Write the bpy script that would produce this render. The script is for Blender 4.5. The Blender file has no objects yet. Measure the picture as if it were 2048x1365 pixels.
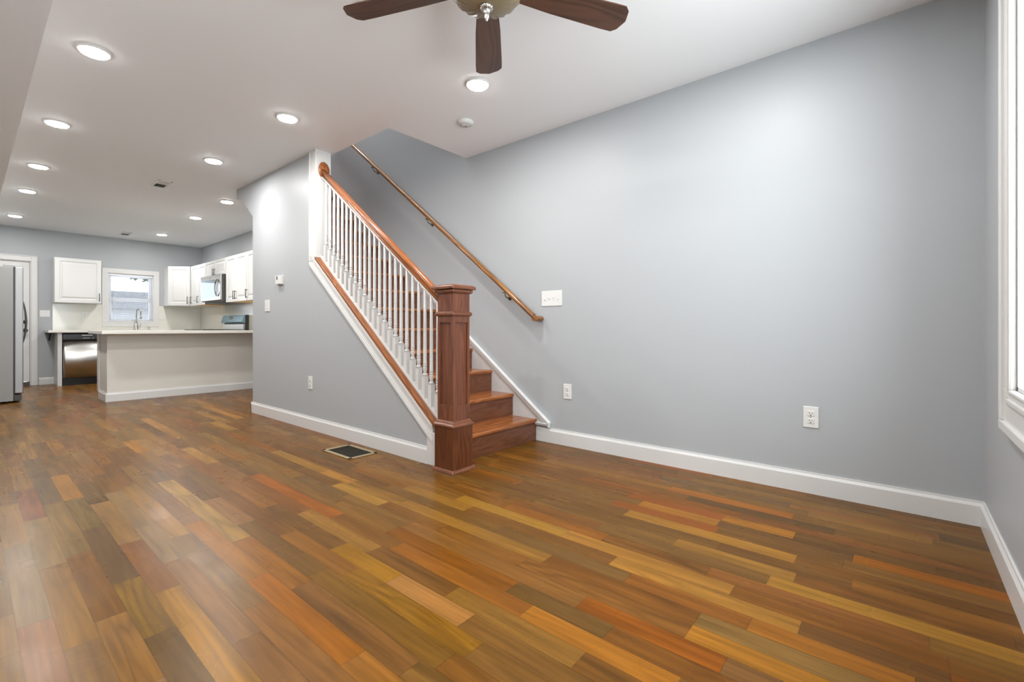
import bpy, math, random
from mathutils import Vector, Matrix
random.seed(7)
sc = bpy.context.scene
COL = sc.collection

# ------------------------------------------------------------------ camera, world, exposure
cam_d = bpy.data.cameras.new('camera'); cam = bpy.data.objects.new('camera', cam_d); COL.objects.link(cam)
cam.location = (0, 0, 0.9)
cam.rotation_euler = (math.radians(90), 0, math.radians(-49.917))
cam_d.sensor_width = 36; cam_d.lens = 922.02 * 36 / 2048
cam_d.shift_y = -26.15 / 2048
cam_d.clip_start = 0.02
sc.camera = cam
sc.view_settings.view_transform = 'Standard'; sc.view_settings.look = 'None'
sc.view_settings.gamma = 1; sc.view_settings.use_curve_mapping = False
sc.view_settings.exposure = 1.33
sc.cycles.use_adaptive_sampling = False; sc.cycles.use_denoising = True; sc.cycles.denoising_prefilter = 'ACCURATE'; sc.cycles.denoising_input_passes = 'RGB_ALBEDO_NORMAL'
sc.cycles.max_bounces = 14; sc.cycles.diffuse_bounces = 8; sc.cycles.glossy_bounces = 4
sc.cycles.transparent_max_bounces = 12
sc.cycles.sample_clamp_indirect = 1.5
LAMP = 145.0          # radiance of the ceiling lights
SKY = 6.0
w = bpy.data.worlds.new('daylight'); sc.world = w; w.use_nodes = True
bg = w.node_tree.nodes['Background']; bg.inputs[0].default_value = (0.92, 0.965, 1.0, 1); bg.inputs[1].default_value = SKY

# sampling portals in the three glazed openings
for x0, x1, z0, z1, y, r in ((1.30, 2.215, .695, 2.16, -.50, 1), (.03, .67, .85, 1.93, -.50, 1), (1.59, 2.22, 1.0, 1.85, 10.54, -1)):
    ld = bpy.data.lights.new('window_portal', 'AREA'); ld.shape = 'RECTANGLE'; ld.size = x1-x0; ld.size_y = z1-z0; ld.cycles.is_portal = True
    lo = bpy.data.objects.new('window_portal', ld); COL.objects.link(lo); lo.location = ((x0+x1)/2, y, (z0+z1)/2); lo.rotation_euler = (math.radians(90*r), 0, math.radians(180) if r == 1 else math.radians(180))
    lo.rotation_euler = Vector((0, 1 if r == 1 else -1, 0)).to_track_quat('-Z', 'Z').to_euler()

# ------------------------------------------------------------------ room numbers (metres)
XR, XL, YF, YB, HC = 2.971, -0.45, -0.293, 10.404, 2.461
XS, XS2 = 1.983, 2.10          # the wall beside the stairs

# ------------------------------------------------------------------ materials
def lin(c): return tuple(((v/255)/12.92 if v/255 <= .04045 else ((v/255+.055)/1.055)**2.4) for v in c)
def newmat(name):
    m = bpy.data.materials.new(name); m.use_nodes = True
    nt = m.node_tree; b = nt.nodes['Principled BSDF']
    return m, nt, b
def N(nt, t, **k):
    n = nt.nodes.new(t)
    for a, v in k.items(): setattr(n, a, v)
    return n
def plain(name, col, rough=.5, metal=0, bump=0, bscale=200, vary=0.0, spec=.5):
    m, nt, b = newmat(name)
    b.inputs['Base Color'].default_value = (*col, 1)
    b.inputs['Roughness'].default_value = rough; b.inputs['Metallic'].default_value = metal
    b.inputs['Specular IOR Level'].default_value = spec
    tc = N(nt, 'ShaderNodeTexCoord'); no = N(nt, 'ShaderNodeTexNoise'); no.inputs['Scale'].default_value = bscale
    nt.links.new(tc.outputs['Object'], no.inputs['Vector'])
    if vary:
        mx = N(nt, 'ShaderNodeMix', data_type='RGBA')
        mx.inputs[6].default_value = (*[c*(1-vary) for c in col], 1); mx.inputs[7].default_value = (*[min(1, c*(1+vary)) for c in col], 1)
        n2 = N(nt, 'ShaderNodeTexNoise'); n2.inputs['Scale'].default_value = 1.3
        nt.links.new(tc.outputs['Object'], n2.inputs['Vector']); nt.links.new(n2.outputs[0], mx.inputs[0])
        nt.links.new(mx.outputs[2], b.inputs['Base Color'])
    if bump:
        bu = N(nt, 'ShaderNodeBump'); bu.inputs['Strength'].default_value = bump; bu.inputs['Distance'].default_value = .001
        nt.links.new(no.outputs[0], bu.inputs['Height']); nt.links.new(bu.outputs[0], b.inputs['Normal'])
    return m
def wood(name, light, dark, axis, rough=.32, ring=26.0, streak=.45):
    """stained oak, grain running along AXIS"""
    m, nt, b = newmat(name)
    tc = N(nt, 'ShaderNodeTexCoord'); mp = N(nt, 'ShaderNodeMapping'); sca = N(nt, 'ShaderNodeMapping')
    q = Vector(axis).normalized().rotation_difference(Vector((1, 0, 0))).to_euler()
    mp.inputs['Rotation'].default_value = q
    sca.inputs['Scale'].default_value = (1.0, 9, 9)
    L = nt.links.new
    L(tc.outputs['Object'], mp.inputs[0]); L(mp.outputs[0], sca.inputs[0])
    sca.inputs['Scale'].default_value = (1.3, ring*.42, ring*.42)
    wn = N(nt, 'ShaderNodeTexNoise'); wn.inputs['Scale'].default_value = 1; wn.inputs['Detail'].default_value = 1.5; wn.inputs['Distortion'].default_value = .4
    L(sca.outputs[0], wn.inputs[0])
    k1 = N(nt, 'ShaderNodeMath', operation='MULTIPLY'); k1.inputs[1].default_value = 55; L(wn.outputs[0], k1.inputs[0])
    k2 = N(nt, 'ShaderNodeMath', operation='SINE'); L(k1.outputs[0], k2.inputs[0])
    wv = N(nt, 'ShaderNodeMapRange'); wv.inputs[1].default_value = -1; wv.inputs[2].default_value = 1; L(k2.outputs[0], wv.inputs[0])
    s2 = N(nt, 'ShaderNodeMapping'); s2.inputs['Scale'].default_value = (12, 260, 260); L(mp.outputs[0], s2.inputs[0])
    fine = N(nt, 'ShaderNodeTexNoise'); fine.inputs['Scale'].default_value = 1; fine.inputs['Detail'].default_value = 3
    L(s2.outputs[0], fine.inputs[0])
    mul = N(nt, 'ShaderNodeMath', operation='MULTIPLY'); mul.inputs[1].default_value = streak; L(wv.outputs[0], mul.inputs[0])
    m2 = N(nt, 'ShaderNodeMath', operation='MULTIPLY'); m2.inputs[1].default_value = 1-streak; L(fine.outputs[0], m2.inputs[0])
    ad = N(nt, 'ShaderNodeMath', operation='ADD'); L(mul.outputs[0], ad.inputs[0]); L(m2.outputs[0], ad.inputs[1])
    cr = N(nt, 'ShaderNodeValToRGB'); cr.color_ramp.elements[0].color = (*dark, 1); cr.color_ramp.elements[1].color = (*light, 1)
    cr.color_ramp.elements[0].position = .12; cr.color_ramp.elements[1].position = .78
    L(ad.outputs[0], cr.inputs[0]); L(cr.outputs[0], b.inputs['Base Color'])
    b.inputs['Roughness'].default_value = rough
    bu = N(nt, 'ShaderNodeBump'); bu.inputs['Strength'].default_value = .12; bu.inputs['Distance'].default_value = .001
    L(fine.outputs[0], bu.inputs['Height']); L(bu.outputs[0], b.inputs['Normal'])
    return m
def emit(name, col, s):
    m, nt, b = newmat(name)
    b.inputs['Base Color'].default_value = (.9, .9, .9, 1); b.inputs['Roughness'].default_value = .4
    b.inputs['Emission Color'].default_value = (*col, 1); b.inputs['Emission Strength'].default_value = s
    return m
def glass(name, tint=(.96, .98, .98)):
    m = bpy.data.materials.new(name); m.use_nodes = True; nt = m.node_tree
    for n in list(nt.nodes): nt.nodes.remove(n)
    o = N(nt, 'ShaderNodeOutputMaterial'); t = N(nt, 'ShaderNodeBsdfTransparent'); g = N(nt, 'ShaderNodeBsdfGlossy')
    t.inputs[0].default_value = (*tint, 1); g.inputs['Roughness'].default_value = .02
    lw = N(nt, 'ShaderNodeLayerWeight'); lw.inputs[0].default_value = .5
    pw = N(nt, 'ShaderNodeMath', operation='POWER'); pw.inputs[1].default_value = 5; nt.links.new(lw.outputs['Facing'], pw.inputs[0])
    f = N(nt, 'ShaderNodeMapRange'); f.inputs[3].default_value = .03; f.inputs[4].default_value = .8; nt.links.new(pw.outputs[0], f.inputs[0]); mx = N(nt, 'ShaderNodeMixShader')
    nt.links.new(f.outputs[0], mx.inputs[0]); nt.links.new(t.outputs[0], mx.inputs[1]); nt.links.new(g.outputs[0], mx.inputs[2])
    nt.links.new(mx.outputs[0], o.inputs[0]); return m
def brushed(name, col, rough=.28, axis=(0, 0, 1)):
    m, nt, b = newmat(name)
    b.inputs['Base Color'].default_value = (*col, 1); b.inputs['Metallic'].default_value = 1; b.inputs['Roughness'].default_value = rough
    tc = N(nt, 'ShaderNodeTexCoord'); mp = N(nt, 'ShaderNodeMapping'); no = N(nt, 'ShaderNodeTexNoise')
    mp.inputs['Scale'].default_value = tuple(6 if a else 500 for a in axis); no.inputs['Scale'].default_value = 1
    nt.links.new(tc.outputs['Object'], mp.inputs[0]); nt.links.new(mp.outputs[0], no.inputs[0])
    mr = N(nt, 'ShaderNodeMapRange'); mr.inputs[3].default_value = rough*.8; mr.inputs[4].default_value = rough*1.25
    nt.links.new(no.outputs[0], mr.inputs[0]); nt.links.new(mr.outputs[0], b.inputs['Roughness'])
    return m

WALL = plain('grey_wall_paint', (.402, .419, .436), .45, bump=.05, bscale=350, spec=.3)
CEIL = plain('white_ceiling_paint', (.87, .885, .90), .6, bump=.04, bscale=300)
WHITE = plain('white_trim_paint', (.66, .655, .645), .3, spec=.5)
CABW = plain('white_cabinet_paint', (.68, .68, .67), .3)
CREAM = plain('cream_panel_paint', (.66, .642, .59), .45)
QUARTZ = plain('cream_quartz', (.72, .705, .645), .16, vary=.03)
SPLASH = plain('cream_backsplash', (.71, .695, .635), .14, vary=.03)
PLATE = plain('white_plastic', (.70, .70, .685), .3)
SLOT = plain('dark_slot', (.03, .03, .03), .6)
NICKEL = plain('dark_nickel', (.10, .09, .08), .3, metal=.9)
CHROME = brushed('brushed_nickel', (.50, .48, .45), .25)
STEEL = brushed('stainless_steel', (.60, .59, .57), .32, (1, 0, 0))
FSIDE = plain('grey_fridge_side', (.27, .27, .265), .42, bump=.25, bscale=900)
FDOOR = brushed('stainless_fridge_door', (.36, .36, .365), .45)
BLACK = plain('black_plastic', (.012, .012, .013), .3)
DKGREY = plain('dark_grey_steel', (.055, .053, .05), .45)
BLUEF = plain('blue_protective_film', (.20, .38, .47), .18, vary=.12)
SCREEN = plain('dark_display_glass', (.02, .025, .03), .08)
MWGLASS = plain('microwave_window', (.30, .37, .42), .05, metal=.75)
MWSTEEL = brushed('microwave_steel', (.72, .71, .71), .18, (0, 1, 0))
RAWWOOD = plain('raw_plywood', (.62, .42, .20), .6, vary=.2)
BRASS = plain('antique_bronze', (.16, .12, .08), .35, metal=.8)
VENTF = plain('tan_register_frame', (.30, .23, .135), .4, metal=.3)
VENTD = plain('dark_bronze_louver', (.10, .075, .035), .4, metal=.4)
IRON = plain('dark_bracket', (.035, .035, .035), .4, metal=.6)
LENS = emit('lit_lens', (1.0, .985, .955), 12)
GLASS = glass('window_glass'); DIMGLASS = glass('dimmed_window_glass', (.42, .43, .44))  # kitchen pane tint added to dim the overbright daylight and view
BLIND = plain('white_blind', (.86, .87, .90), .4)
VINYL = plain('white_vinyl', (.85, .86, .88), .35)
AMBER = plain('amber_bowl_glass', (.17, .125, .07), .25, vary=.15)
NEWEL = wood('oak_newel', lin((118, 70, 48)), lin((88, 49, 33)), (0, 0, 1), .30, ring=30)
NEWELB = wood('oak_newel_block', lin((100, 56, 32)), lin((74, 38, 20)), (0, 0, 1), .28, ring=24)
NEWELR = wood('oak_newel_moulding', lin((122, 74, 50)), lin((98, 56, 38)), (1, 0, 0), .28)
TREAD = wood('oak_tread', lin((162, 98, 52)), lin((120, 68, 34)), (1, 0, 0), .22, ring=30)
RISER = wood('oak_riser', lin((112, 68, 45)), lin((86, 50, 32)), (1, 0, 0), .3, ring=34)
SL = math.atan(.752)
RAILW = wood('oak_handrail', lin((158, 96, 54)), lin((116, 64, 34)), (0, math.cos(SL), math.sin(SL)), .25, ring=40)
CAPW = wood('oak_cap', lin((158, 98, 56)), lin((112, 62, 34)), (0, math.cos(SL), math.sin(SL)), .28, ring=40)
WRAIL = wood('golden_wall_rail', lin((150, 102, 54)), lin((88, 56, 30)), (0, math.cos(SL), math.sin(SL)), .22, ring=40)
BLADE = wood('walnut_blade', lin((84, 54, 38)), lin((54, 33, 22)), (1, 0, 0), .35, ring=22)

# ------------------------------------------------------------------ mesh builder
ORG = {}
class M:
    def __init__(s): s.v = []; s.f = []; s.sm = []
    def add(s, v, f, smooth=False):
        o = len(s.v); s.v += [Vector(p) for p in v]; s.f += [[i+o for i in q] for q in f]; s.sm += [smooth]*len(f); return s
    def box(s, x0, y0, z0, x1, y1, z1):
        return s.add([(x0,y0,z0),(x1,y0,z0),(x1,y1,z0),(x0,y1,z0),(x0,y0,z1),(x1,y0,z1),(x1,y1,z1),(x0,y1,z1)],
                     [(0,3,2,1),(4,5,6,7),(0,1,5,4),(1,2,6,5),(2,3,7,6),(3,0,4,7)])
    def prism(s, poly, ax, a, b, smooth=False):
        """poly = 2D points in the two other axes (in axis order), extruded along AX from a to b"""
        def P(p, t): return (t, p[0], p[1]) if ax == 'x' else ((p[0], t, p[1]) if ax == 'y' else (p[0], p[1], t))
        n = len(poly)
        s.add([P(p, a) for p in poly]+[P(p, b) for p in poly], [list(range(n))[::-1], [n+i for i in range(n)]])
        s.f += [[len(s.v)-2*n+i, len(s.v)-2*n+(i+1) % n, len(s.v)-n+(i+1) % n, len(s.v)-n+i] for i in range(n)]; s.sm += [smooth]*n
        return s
    def sweep(s, prof, path, smooth=False):
        """prof: (x,z) offsets; path: points (x,y,z); sections stay upright in the XZ plane"""
        n = len(prof); o = len(s.v)
        for p in path: s.v += [Vector((p[0]+a, p[1], p[2]+b)) for a, b in prof]
        for k in range(len(path)-1):
            for i in range(n):
                s.f.append([o+k*n+i, o+k*n+(i+1) % n, o+(k+1)*n+(i+1) % n, o+(k+1)*n+i]); s.sm.append(smooth)
        s.f.append([o+i for i in range(n)][::-1]); s.f.append([o+(len(path)-1)*n+i for i in range(n)]); s.sm += [False, False]
        return s
    def lathe(s, prof, c=(0,0,0), n=24, sx=1, sy=1, flute=0, nf=12, rot=None, smooth=True):
        """prof: (r,z)"""
        o = len(s.v); k = len(prof)
        for r, z in prof:
            for i in range(n):
                t = 2*math.pi*i/n; rr = r*(1-flute*(0.5+0.5*math.cos(nf*t)))
                p = Vector((rr*math.cos(t)*sx, rr*math.sin(t)*sy, z))
                if rot: p = rot @ p
                s.v.append(p+Vector(c))
        for j in range(k-1):
            for i in range(n):
                s.f.append([o+j*n+i, o+j*n+(i+1) % n, o+(j+1)*n+(i+1) % n, o+(j+1)*n+i]); s.sm.append(smooth)
        s.f.append([o+i for i in range(n)][::-1]); s.f.append([o+(k-1)*n+i for i in range(n)]); s.sm += [False, False]
        return s
    def tube(s, pts, r, n=10):
        pts = [Vector(p) for p in pts]; o = len(s.v); prev = None
        for i, p in enumerate(pts):
            d = (pts[min(i+1, len(pts)-1)]-pts[max(i-1, 0)]).normalized()
            if prev is None: a = d.orthogonal().normalized()
            else: a = (prev-d*prev.dot(d)).normalized()
            prev = a; bb = d.cross(a); rr = r[i] if isinstance(r, (list, tuple)) else r
            for j in range(n):
                t = 2*math.pi*j/n; s.v.append(p+(a*math.cos(t)+bb*math.sin(t))*rr)
        for k in range(len(pts)-1):
            for i in range(n):
                s.f.append([o+k*n+i, o+k*n+(i+1) % n, o+(k+1)*n+(i+1) % n, o+(k+1)*n+i]); s.sm.append(True)
        s.f.append([o+i for i in range(n)][::-1]); s.f.append([o+(len(pts)-1)*n+i for i in range(n)]); s.sm += [False, False]
        return s
    def panel(s, o, u, v, n, w, h, t, rings):
        """a flat front w x h at origin o with stepped rings (inset, depth), body thickness t behind"""
        o, u, v, n = map(Vector, (o, u, v, n)); R = [(0, -t)]+rings; k0 = len(s.v)
        for ins, d in R:
            for a, b in ((ins, ins), (w-ins, ins), (w-ins, h-ins), (ins, h-ins)): s.v.append(o+u*a+v*b+n*d)
        for k in range(len(R)-1):
            for i in range(4):
                s.f.append([k0+k*4+i, k0+k*4+(i+1) % 4, k0+k*4+4+(i+1) % 4, k0+k*4+4+i]); s.sm.append(False)
        s.f.append([k0+i for i in range(4)][::-1]); s.f.append([k0+(len(R)-1)*4+i for i in range(4)]); s.sm += [False, False]
        return s
    def build(s, name, mat, parent=None, bevel=0, local=False, seg=2):
        me = bpy.data.meshes.new(name)
        off = Vector((0,0,0)) if (parent is None or local) else ORG[parent.name]
        me.from_pydata([tuple(p-off) for p in s.v], [], s.f)
        me.polygons.foreach_set('use_smooth', s.sm)
        import bmesh
        bm = bmesh.new(); bm.from_mesh(me); bmesh.ops.recalc_face_normals(bm, faces=bm.faces); bm.to_mesh(me); bm.free()
        me.materials.append(mat)
        o = bpy.data.objects.new(name, me); COL.objects.link(o)
        if parent: o.parent = parent; ORG[o.name] = ORG[parent.name]
        else: ORG[o.name] = Vector((0,0,0))
        if bevel:
            b = o.modifiers.new('bevel', 'BEVEL'); b.width = bevel; b.segments = seg; b.limit_method = 'ANGLE'; b.angle_limit = math.radians(35)
        return o
def B(*a): return M().box(*a)
def tag(o, label=None, cat=None, group=None, kind=None):
    for k, v in (('label', label), ('category', cat), ('group', group), ('kind', kind)):
        if v: o[k] = v
    return o
def thing(name, loc, label, cat, group=None, kind=None):
    o = bpy.data.objects.new(name, None); COL.objects.link(o); o.location = loc; o.empty_display_size = .1
    ORG[o.name] = Vector(loc); return tag(o, label, cat, group, kind)
def struct(name, m, mat, bevel=0, parent=None):
    o = m.build(name, mat, parent, bevel)
    o['kind'] = 'structure'; return o
def copy_tree(o, parent=None):
    c = o.copy(); COL.objects.link(c)
    if parent: c.parent = parent
    for ch in list(o.children): copy_tree(ch, c)
    return c

# ------------------------------------------------------------------ floor of mixed narrow hardwood boards
PW, PX = .0777, .0225
fixed = [ # X on the row, far Y, near Y, colour seen
 (.29,4.54,3.32,(96,86,66)),(.21,3.72,3.11,(138,78,58)),(.29,3.32,2.50,(148,122,76)),(.21,3.11,2.45,(150,124,78)),
 (.13,2.80,2.02,(142,122,90)),(.13,2.02,1.30,(160,112,80)),(.21,2.45,1.78,(146,106,52)),(.29,2.50,1.88,(124,84,48)),
 (.37,2.775,2.11,(78,64,46)),(.45,3.15,2.47,(158,124,82)),(.45,2.47,1.93,(130,82,50)),(.37,2.11,1.67,(136,104,42)),
 (.37,1.67,1.25,(72,58,28)),(.45,1.93,1.20,(184,132,60)),(.29,1.88,1.45,(156,110,58)),(.37,3.32,2.775,(118,104,68)),
 (.53,2.62,2.15,(144,122,92)),(.53,3.3,2.62,(150,126,90)),(.61,2.95,2.38,(182,138,84)),(.53,2.15,1.45,(136,100,70)),(.61,2.38,1.6,(124,96,64)),
 (.76,3.3,2.145,(192,152,88)),(.69,2.5,1.85,(168,112,58)),(.76,2.145,1.6,(150,96,52)),
 (0.833,4.70,4.21,(205,140,75)),(1.135,5.74,5.06,(198,142,82)),(1.536,5.04,4.50,(182,138,78)),(1.060,4.08,3.50,(188,142,78)),
 (0.455,6.44,6.01,(98,80,56)),(1.385,2.48,2.02,(194,148,80)),(1.708,1.79,1.12,(188,142,72)),(1.119,3.02,2.06,(168,94,50)),
 (1.466,3.49,2.76,(172,128,68)),(1.079,2.23,1.63,(160,118,66)),(0.839,2.31,1.65,(98,74,46)),(0.685,1.78,1.14,(166,98,46)),
 (0.850,1.64,0.94,(112,82,42)),(1.233,1.73,1.04,(132,74,36)),(1.076,1.63,1.17,(102,68,44)),(0.996,1.39,1.02,(184,132,84)),
 (0.998,1.77,1.40,(176,126,54)),(1.155,0.91,0.43,(188,122,62)),(1.223,1.03,0.66,(76,60,38)),(1.301,0.80,0.37,(162,84,42)),
 (1.532,1.37,0.75,(98,76,50)),(1.620,0.85,0.23,(186,134,72)),(1.420,0.48,0.02,(208,142,70)),(1.533,0.35,-0.03,(176,112,58)),
 (2.546,0.99,0.39,(196,120,62)),(2.260,1.02,0.64,(192,130,68)),(2.305,0.64,0.35,(212,142,72)),(2.067,1.02,0.31,(196,142,74)),
 (1.861,0.36,-0.31,(192,142,72)),(2.458,0.86,0.22,(94,72,48)),(2.239,0.64,0.14,(98,70,46)),(2.237,0.14,-0.29,(184,106,52)),
 (1.999,0.57,0.13,(108,74,46)),(1.695,0.44,-0.10,(126,76,42)),(1.586,0.23,-0.10,(104,68,46)),(1.996,1.30,0.58,(104,76,46)),
 (1.841,1.05,0.35,(114,86,54)),(1.466,1.05,0.48,(126,76,42)),(1.292,0.36,0.23,(130,92,62)),(0.932,1.55,0.91,(152,108,48)),
]
def rowof(x): return math.floor((x-PX)/PW)
palL = [(146,116,72),(132,104,64),(160,124,78),(122,92,58),(150,102,62),(112,92,60),(140,104,60),(128,88,56),(154,118,70),(136,98,66)]
palR = [(136,90,52),(124,80,46),(112,80,48),(148,98,54),(106,74,46),(152,112,62),(140,84,46),(118,88,54),(134,96,56),(126,78,48)]
def floor_mesh():
    rows = {}
    for x, ya, yb, c in fixed: rows.setdefault(rowof(x), []).append((min(ya, yb), max(ya, yb), c))
    vs, fs, colr, ed, pid = [], [], [], [], []
    k0, k1 = rowof(XL), rowof(XR+.02)
    for k in range(k0, k1+1):
        x0, x1 = PX+k*PW, PX+(k+1)*PW; segs = sorted(rows.get(k, [])); out = []; y = YF-.3-random.random()*.5
        def fill(a, b):
            while b-a > 1e-4:
                L = random.uniform(.42, 1.05) if x0 > .9 else random.uniform(.38, .85)
                if b-a-L < .3: L = b-a
                t = min(1, max(0, (x0-.2)/1.4)); p = palR if random.random() < t else palL
                c = random.choice(p); g = random.uniform(.86, 1.12)
                if random.random() < .06: c = random.choice([(196,140,76),(186,130,70),(88,68,46),(156,84,50)])
                out.append((a, min(b, a+L), tuple(min(255, q*g) for q in c))); a += L
        for a, b, c in segs:
            if a < y: a = y
            if 0 < a-y < .12: a = y
            fill(y, a); out.append((a, b, c)); y = max(b, y)
        fill(y, YB+.1)
        for a, b, c in out:
            if b-a < .01: continue
            i = len(vs); vs += [(x0, a, 0), (x1, a, 0), (x1, b, 0), (x0, b, 0)]; fs.append((i, i+1, i+2, i+3))
            l = [(p*.52+q*.48)*g_ for p, q, g_ in zip(lin(c), lin((136, 95, 45)), (1.0, 1.01, 1.06))]; colr += [(*l, 1)]*4
            ed += [(0, 0, b-a), (PW, 0, b-a), (PW, b-a, 0), (0, b-a, 0)]
            r = (random.random()*50, random.random()*50, random.random()); pid += [r]*4
    me = bpy.data.meshes.new('floor'); me.from_pydata(vs, [], fs)
    a = me.color_attributes.new('board', 'FLOAT_COLOR', 'CORNER')
    for i, c in enumerate(colr): a.data[i].color = c
    for nm, dat in (('edge', ed), ('pid', pid)):
        a = me.attributes.new(nm, 'FLOAT_VECTOR', 'CORNER')
        for i, c in enumerate(dat): a.data[i].vector = c
    m, nt, b = newmat('hardwood_boards'); L = nt.links.new
    ac = N(nt, 'ShaderNodeAttribute', attribute_name='board'); ae = N(nt, 'ShaderNodeAttribute', attribute_name='edge'); ap = N(nt, 'ShaderNodeAttribute', attribute_name='pid')
    tc = N(nt, 'ShaderNodeTexCoord'); ad = N(nt, 'ShaderNodeVectorMath', operation='ADD'); L(tc.outputs['Object'], ad.inputs[0]); L(ap.outputs['Vector'], ad.inputs[1])
    def nz(scale, detail=3, dist=0):
        mp = N(nt, 'ShaderNodeMapping'); mp.inputs['Scale'].default_value = scale; L(ad.outputs[0], mp.inputs[0])
        n = N(nt, 'ShaderNodeTexNoise'); n.inputs['Scale'].default_value = 1; n.inputs['Detail'].default_value = detail; n.inputs['Distortion'].default_value = dist
        L(mp.outputs[0], n.inputs[0]); return n.outputs[0]
    def rng(x, a0, a1, b0, b1):
        r = N(nt, 'ShaderNodeMapRange'); r.inputs[1].default_value = a0; r.inputs[2].default_value = a1; r.inputs[3].default_value = b0; r.inputs[4].default_value = b1
        L(x, r.inputs[0]); return r.outputs[0]
    def mul(x, y):
        q = N(nt, 'ShaderNodeMath', operation='MULTIPLY'); L(x, q.inputs[0]); L(y, q.inputs[1]) if not isinstance(y, (int, float)) else setattr(q.inputs[1], 'default_value', y); return q.outputs[0]
    fine = rng(nz((80, 4, 1), 3), .3, .7, .84, 1.14)
    broad = rng(nz((26, 1.6, 1), 3, .6), .3, .7, .80, 1.16)
    # flowing figure: contour lines of a stretched noise
    fg = nz((9, .8, 1), 1.5, .5); sn = N(nt, 'ShaderNodeMath', operation='SINE'); L(mul(fg, 48.0), sn.inputs[0]); 
    # boards differ in how strongly the growth rings show
    sp_ = N(nt, 'ShaderNodeSeparateXYZ'); L(ap.outputs['Vector'], sp_.inputs[0])
    pw = N(nt, 'ShaderNodeMath', operation='POWER'); L(rng(sn.outputs[0], -1, 1, .02, 1.0), pw.inputs[0]); pw.inputs[1].default_value = .35
    figs = rng(pw.outputs[0], .25, 1, .60, 1.05); amt = rng(sp_.outputs[2], .35, 1.0, .12, .85)
    mf = N(nt, 'ShaderNodeMix', data_type='FLOAT'); mf.inputs[2].default_value = 1.0; L(amt, mf.inputs[0]); L(figs, mf.inputs[3]); fig = mf.outputs[0]
    # rare dark mineral streaks
    tot = mul(mul(fine, broad), fig)
    sx = N(nt, 'ShaderNodeSeparateXYZ'); L(ae.outputs['Vector'], sx.inputs[0])
    sub = N(nt, 'ShaderNodeMath', operation='SUBTRACT'); sub.inputs[0].default_value = PW; L(sx.outputs[0], sub.inputs[1])
    def mn(x, y):
        q = N(nt, 'ShaderNodeMath', operation='MINIMUM'); L(x, q.inputs[0]); L(y, q.inputs[1]); return q.outputs[0]
    e = mn(mn(sx.outputs[0], sub.outputs[0]), mn(sx.outputs[1], sx.outputs[2])); seam = rng(e, .0002, .0026, .70, 1.0)
    tot = mul(tot, seam)
    hs = N(nt, 'ShaderNodeMix', data_type='RGBA', blend_type='MULTIPLY'); hs.inputs[0].default_value = 1
    cb = N(nt, 'ShaderNodeCombineColor'); [L(tot, cb.inputs[i]) for i in range(3)]
    L(ac.outputs['Color'], hs.inputs[6]); L(cb.outputs[0], hs.inputs[7])
    sat = N(nt, 'ShaderNodeHueSaturation'); sat.inputs['Saturation'].default_value = FSAT; sat.inputs['Value'].default_value = FVAL; L(hs.outputs[2], sat.inputs['Color'])
    L(sat.outputs[0], b.inputs['Base Color'])
    L(rng(nz((3, 3, 1), 3), .3, .7, .25, .32), b.inputs['Roughness'])
    b.inputs['Specular IOR Level'].default_value = .10
    bu = N(nt, 'ShaderNodeBump'); nt.nodes.remove(bu)
    me.materials.append(m); o = bpy.data.objects.new('floor', me); COL.objects.link(o); o['kind'] = 'structure'
FSAT, FVAL = 1.08, .59
floor_mesh()

# ------------------------------------------------------------------ ceiling, walls
c = M().box(XL, YF, HC, 2.13, YB, HC+.12).box(2.13, YF, HC, XR, 3.05, HC+.12).box(2.13, 5.62, HC, XR, YB, HC+.12)
ceil = struct('ceiling', c, CEIL)
struct('soffit', B(XL, YF, HC-.25, .228, YB, HC), CEIL, parent=ceil)
T = .12
def wall_with_holes(axis, at, thick, a0, a1, z0, z1, holes):
    """holes: (a,b,z,z2) sorted; a slab of wall built round them"""
    m = M(); x = a0
    def bx(p, q, r, s):
        if q-p < 1e-4 or s-r < 1e-4: return
        if axis == 'y': m.box(p, min(at, at+thick), r, q, max(at, at+thick), s)
        else: m.box(min(at, at+thick), p, r, max(at, at+thick), q, s)
    for a, b_, z, zz in holes:
        bx(x, a, z0, z1); bx(a, b_, z0, z); bx(a, b_, zz, z1); x = b_
    bx(x, a1, z0, z1); return m
FW = (1.30, 2.215, .695, 2.16)                      # front window opening
FW2 = (-.10, .80, .02, 2.05)                       # opening for the added front door
struct('wall_right', B(XR, YF-T, 0, XR+T, YB+T, 5.0), WALL)
TF = .26
struct('wall_front', wall_with_holes('y', YF, -TF, XL, XR, 0, HC, [FW2, FW]), WALL)
KW = (1.59, 2.22, 1.0, 1.85); KD = (-.12, .673, 0, 1.943)
struct('wall_back', wall_with_holes('y', YB, T, XL, XR, 0, HC, [KD, KW]), WALL)
struct('wall_left', B(XL-T, YF-T, 0, XL, YB+T, HC), WALL)
# wall beside the stairs with its sloping top and the raked piece under the upper flight
zb = lambda y: .265+.787*(y-2.33)
poly = [(2.28, 0), (5.285, 0), (5.285, 2.09), (5.595, 2.322), (5.741, 2.36), (5.741, HC), (3.9, HC), (3.9, zb(3.9)), (2.28, zb(2.28))]
ws = M().prism(poly, 'x', XS, XS2).box(XS2, 5.165, 0, XR, 5.285, 2.09)
ws.prism([(5.285, 2.09), (5.595, 2.322), (5.741, 2.36), (5.741, HC), (5.62, HC), (5.62, 2.44), (5.165, 2.09)], 'x', XS2, XR)
struct('wall_stair', ws, WALL)
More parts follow.
